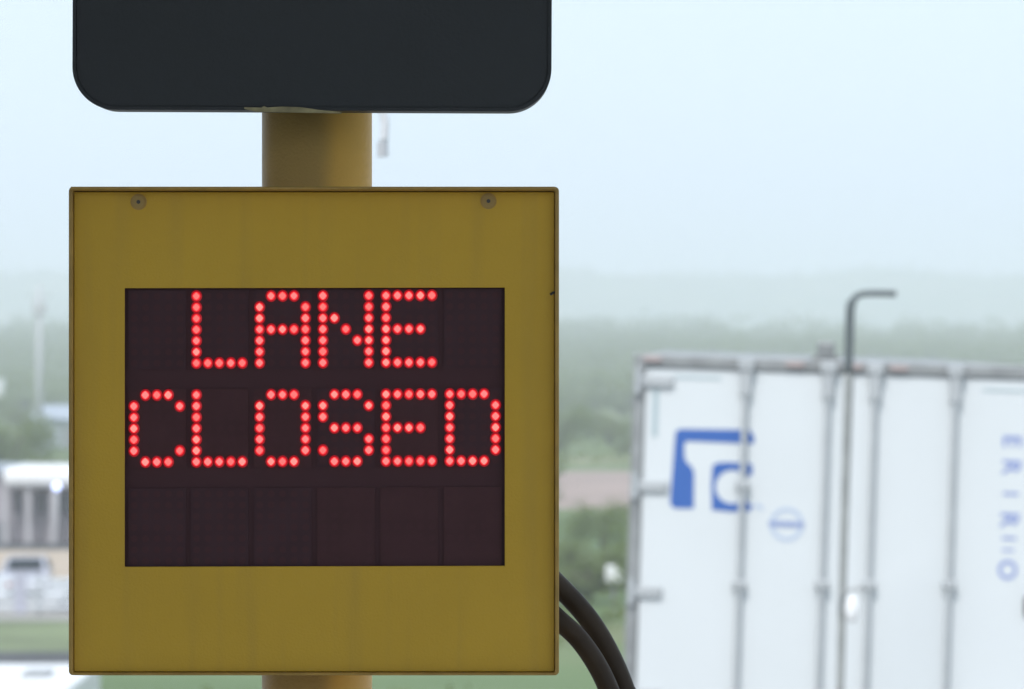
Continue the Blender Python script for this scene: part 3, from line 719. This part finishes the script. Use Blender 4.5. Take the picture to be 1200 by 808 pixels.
# the bushes one can tell apart
plant(2, base_at(6, 262), 1.25, .3, 'large dark green bush at the left edge, behind the white roofed building', None)
plant(0, base_at(58, 250), .72, .9, 'low grey-green bush just above the white roof beside the sign', None)
plant(2, base_at(704, 170), .62, 2.0, 'dark bush in the gap between sign and trailer, below the dirt track', None)
plant(4, base_at(668, 150), .6, .5, 'pale green bush close to the right edge of the sign, above the cables', None)
plant(1, base_at(738, 150), .7, 1.5, 'green bush beside the trailer\'s left edge, right of the white cabinet', None)
plant(3, base_at(690, 140), .8, 1.5, 'small pale bush left of the white cabinet, between sign and trailer', None)
occupied = [(-70, -9, 100, 212), (-8, 90, 208, 296)]
cnt = 0; pts_ = []
while cnt < 250:
    Y_ = 112 * math.exp(rn.random() * math.log(620 / 112)); X_ = rn.uniform(-.17, .15) * Y_
    if any(a < X_ < b_ and c < Y_ < d_ for a, b_, c, d_ in occupied): continue
    if 100 < Y_ < 120 and X_ < 8: continue
    if 325 < Y_ < 372 and -50 < X_ < -14: continue
    px_ = 600 + X_ / Y_ * FPX
    if 610 < px_ < 800 and Y_ < 222: continue
    if px_ < 110 and 215 < Y_ < 345: continue                 # keep the warehouse and the mast clear
    if any((X_ - a) ** 2 + (Y_ - b_) ** 2 < 9 for a, b_ in pts_): continue
    if rn.random() < .25 + .3 * math.sin(X_ / 9 + Y_ / 23): continue
    pts_.append((X_, Y_)); k = rn.randrange(5)
    plant(k, (X_, Y_, terr(X_, Y_) - .05), rn.uniform(.7, 1.25), rn.uniform(0, 6.28)); cnt += 1
# far brush: a mass nobody could count
V_, F_ = [], []
for _ in range(17000):
    Y_ = 560 + 760 * rn.random() ** 1.1; X_ = (rn.uniform(-.17, .18) if _ % 3 else rn.uniform(-.42, .42)) * Y_
    if _ % 9 == 0: Y_ = rn.uniform(2350, 2980); X_ = rn.uniform(-.17, .18) * Y_
    s_ = rn.uniform(.8, 1.6) if Y_ < 1050 or rn.random() < .8 else rn.uniform(1.8, 3.2)
    if math.sin(X_ / 21 + 1) + math.sin(Y_ / 37 + X_ / 60) < -1.1: continue
    for q in range(3):
        c_ = (X_ + rn.uniform(-2, 2), Y_ + rn.uniform(-2, 2), terr(X_, Y_) + rn.uniform(.6, 2.2) * s_)
        clump_faces(V_, F_, c_, 1.5 * s_, 9, .75, rn)
me = bpy.data.meshes.new('brush'); me.from_pydata([tuple(v) for v in V_], [], F_); me.materials.append(M['leafA'])
o = bpy.data.objects.new('far_brush', me); COL.objects.link(o); tag(o, 'hazy green brush covering the far plain and low ridge', 'brush', kind='stuff')
# low growth on the near plain
V_, F_ = [], []
for _ in range(12000):
    Y_ = 75 + 480 * rn.random() ** 1.3; X_ = (rn.uniform(-.2, .2) if _ % 3 else rn.uniform(-.5, .45)) * Y_
    if any(a < X_ < b_ and c < Y_ < d_ for a, b_, c, d_ in occupied) or (98 < Y_ < 120 and X_ < 9): continue
    clump_faces(V_, F_, (X_, Y_, G + .2), rn.uniform(.4, 1.1), 7, .2, rn)
me = bpy.data.meshes.new('undergrowth'); me.from_pydata([tuple(v) for v in V_], [], F_); me.materials.append(M['leafB'])
o = bpy.data.objects.new('ground_cover', me); COL.objects.link(o); tag(o, 'low green weeds and grass tufts between the bushes', 'ground cover', kind='stuff')

# ------------------------------------------------------------------ haze
hm = bpy.data.materials.new('haze'); hm.use_nodes = True; hn = hm.node_tree; hn.nodes.clear()
ho_ = hn.nodes.new('ShaderNodeOutputMaterial'); pv = hn.nodes.new('ShaderNodeVolumePrincipled')
pv.inputs['Color'].default_value = (.915, .95, 1, 1); pv.inputs['Density'].default_value = .0008; pv.inputs['Anisotropy'].default_value = 0.0
hn.links.new(pv.outputs[0], ho_.inputs['Volume'])
bm = bmesh.new(); box(bm, -2750, 2800, -420, 3800, -6.2, 66)
tag(link('haze', bm, hm), 'pale haze over the plain', 'haze', kind='stuff')
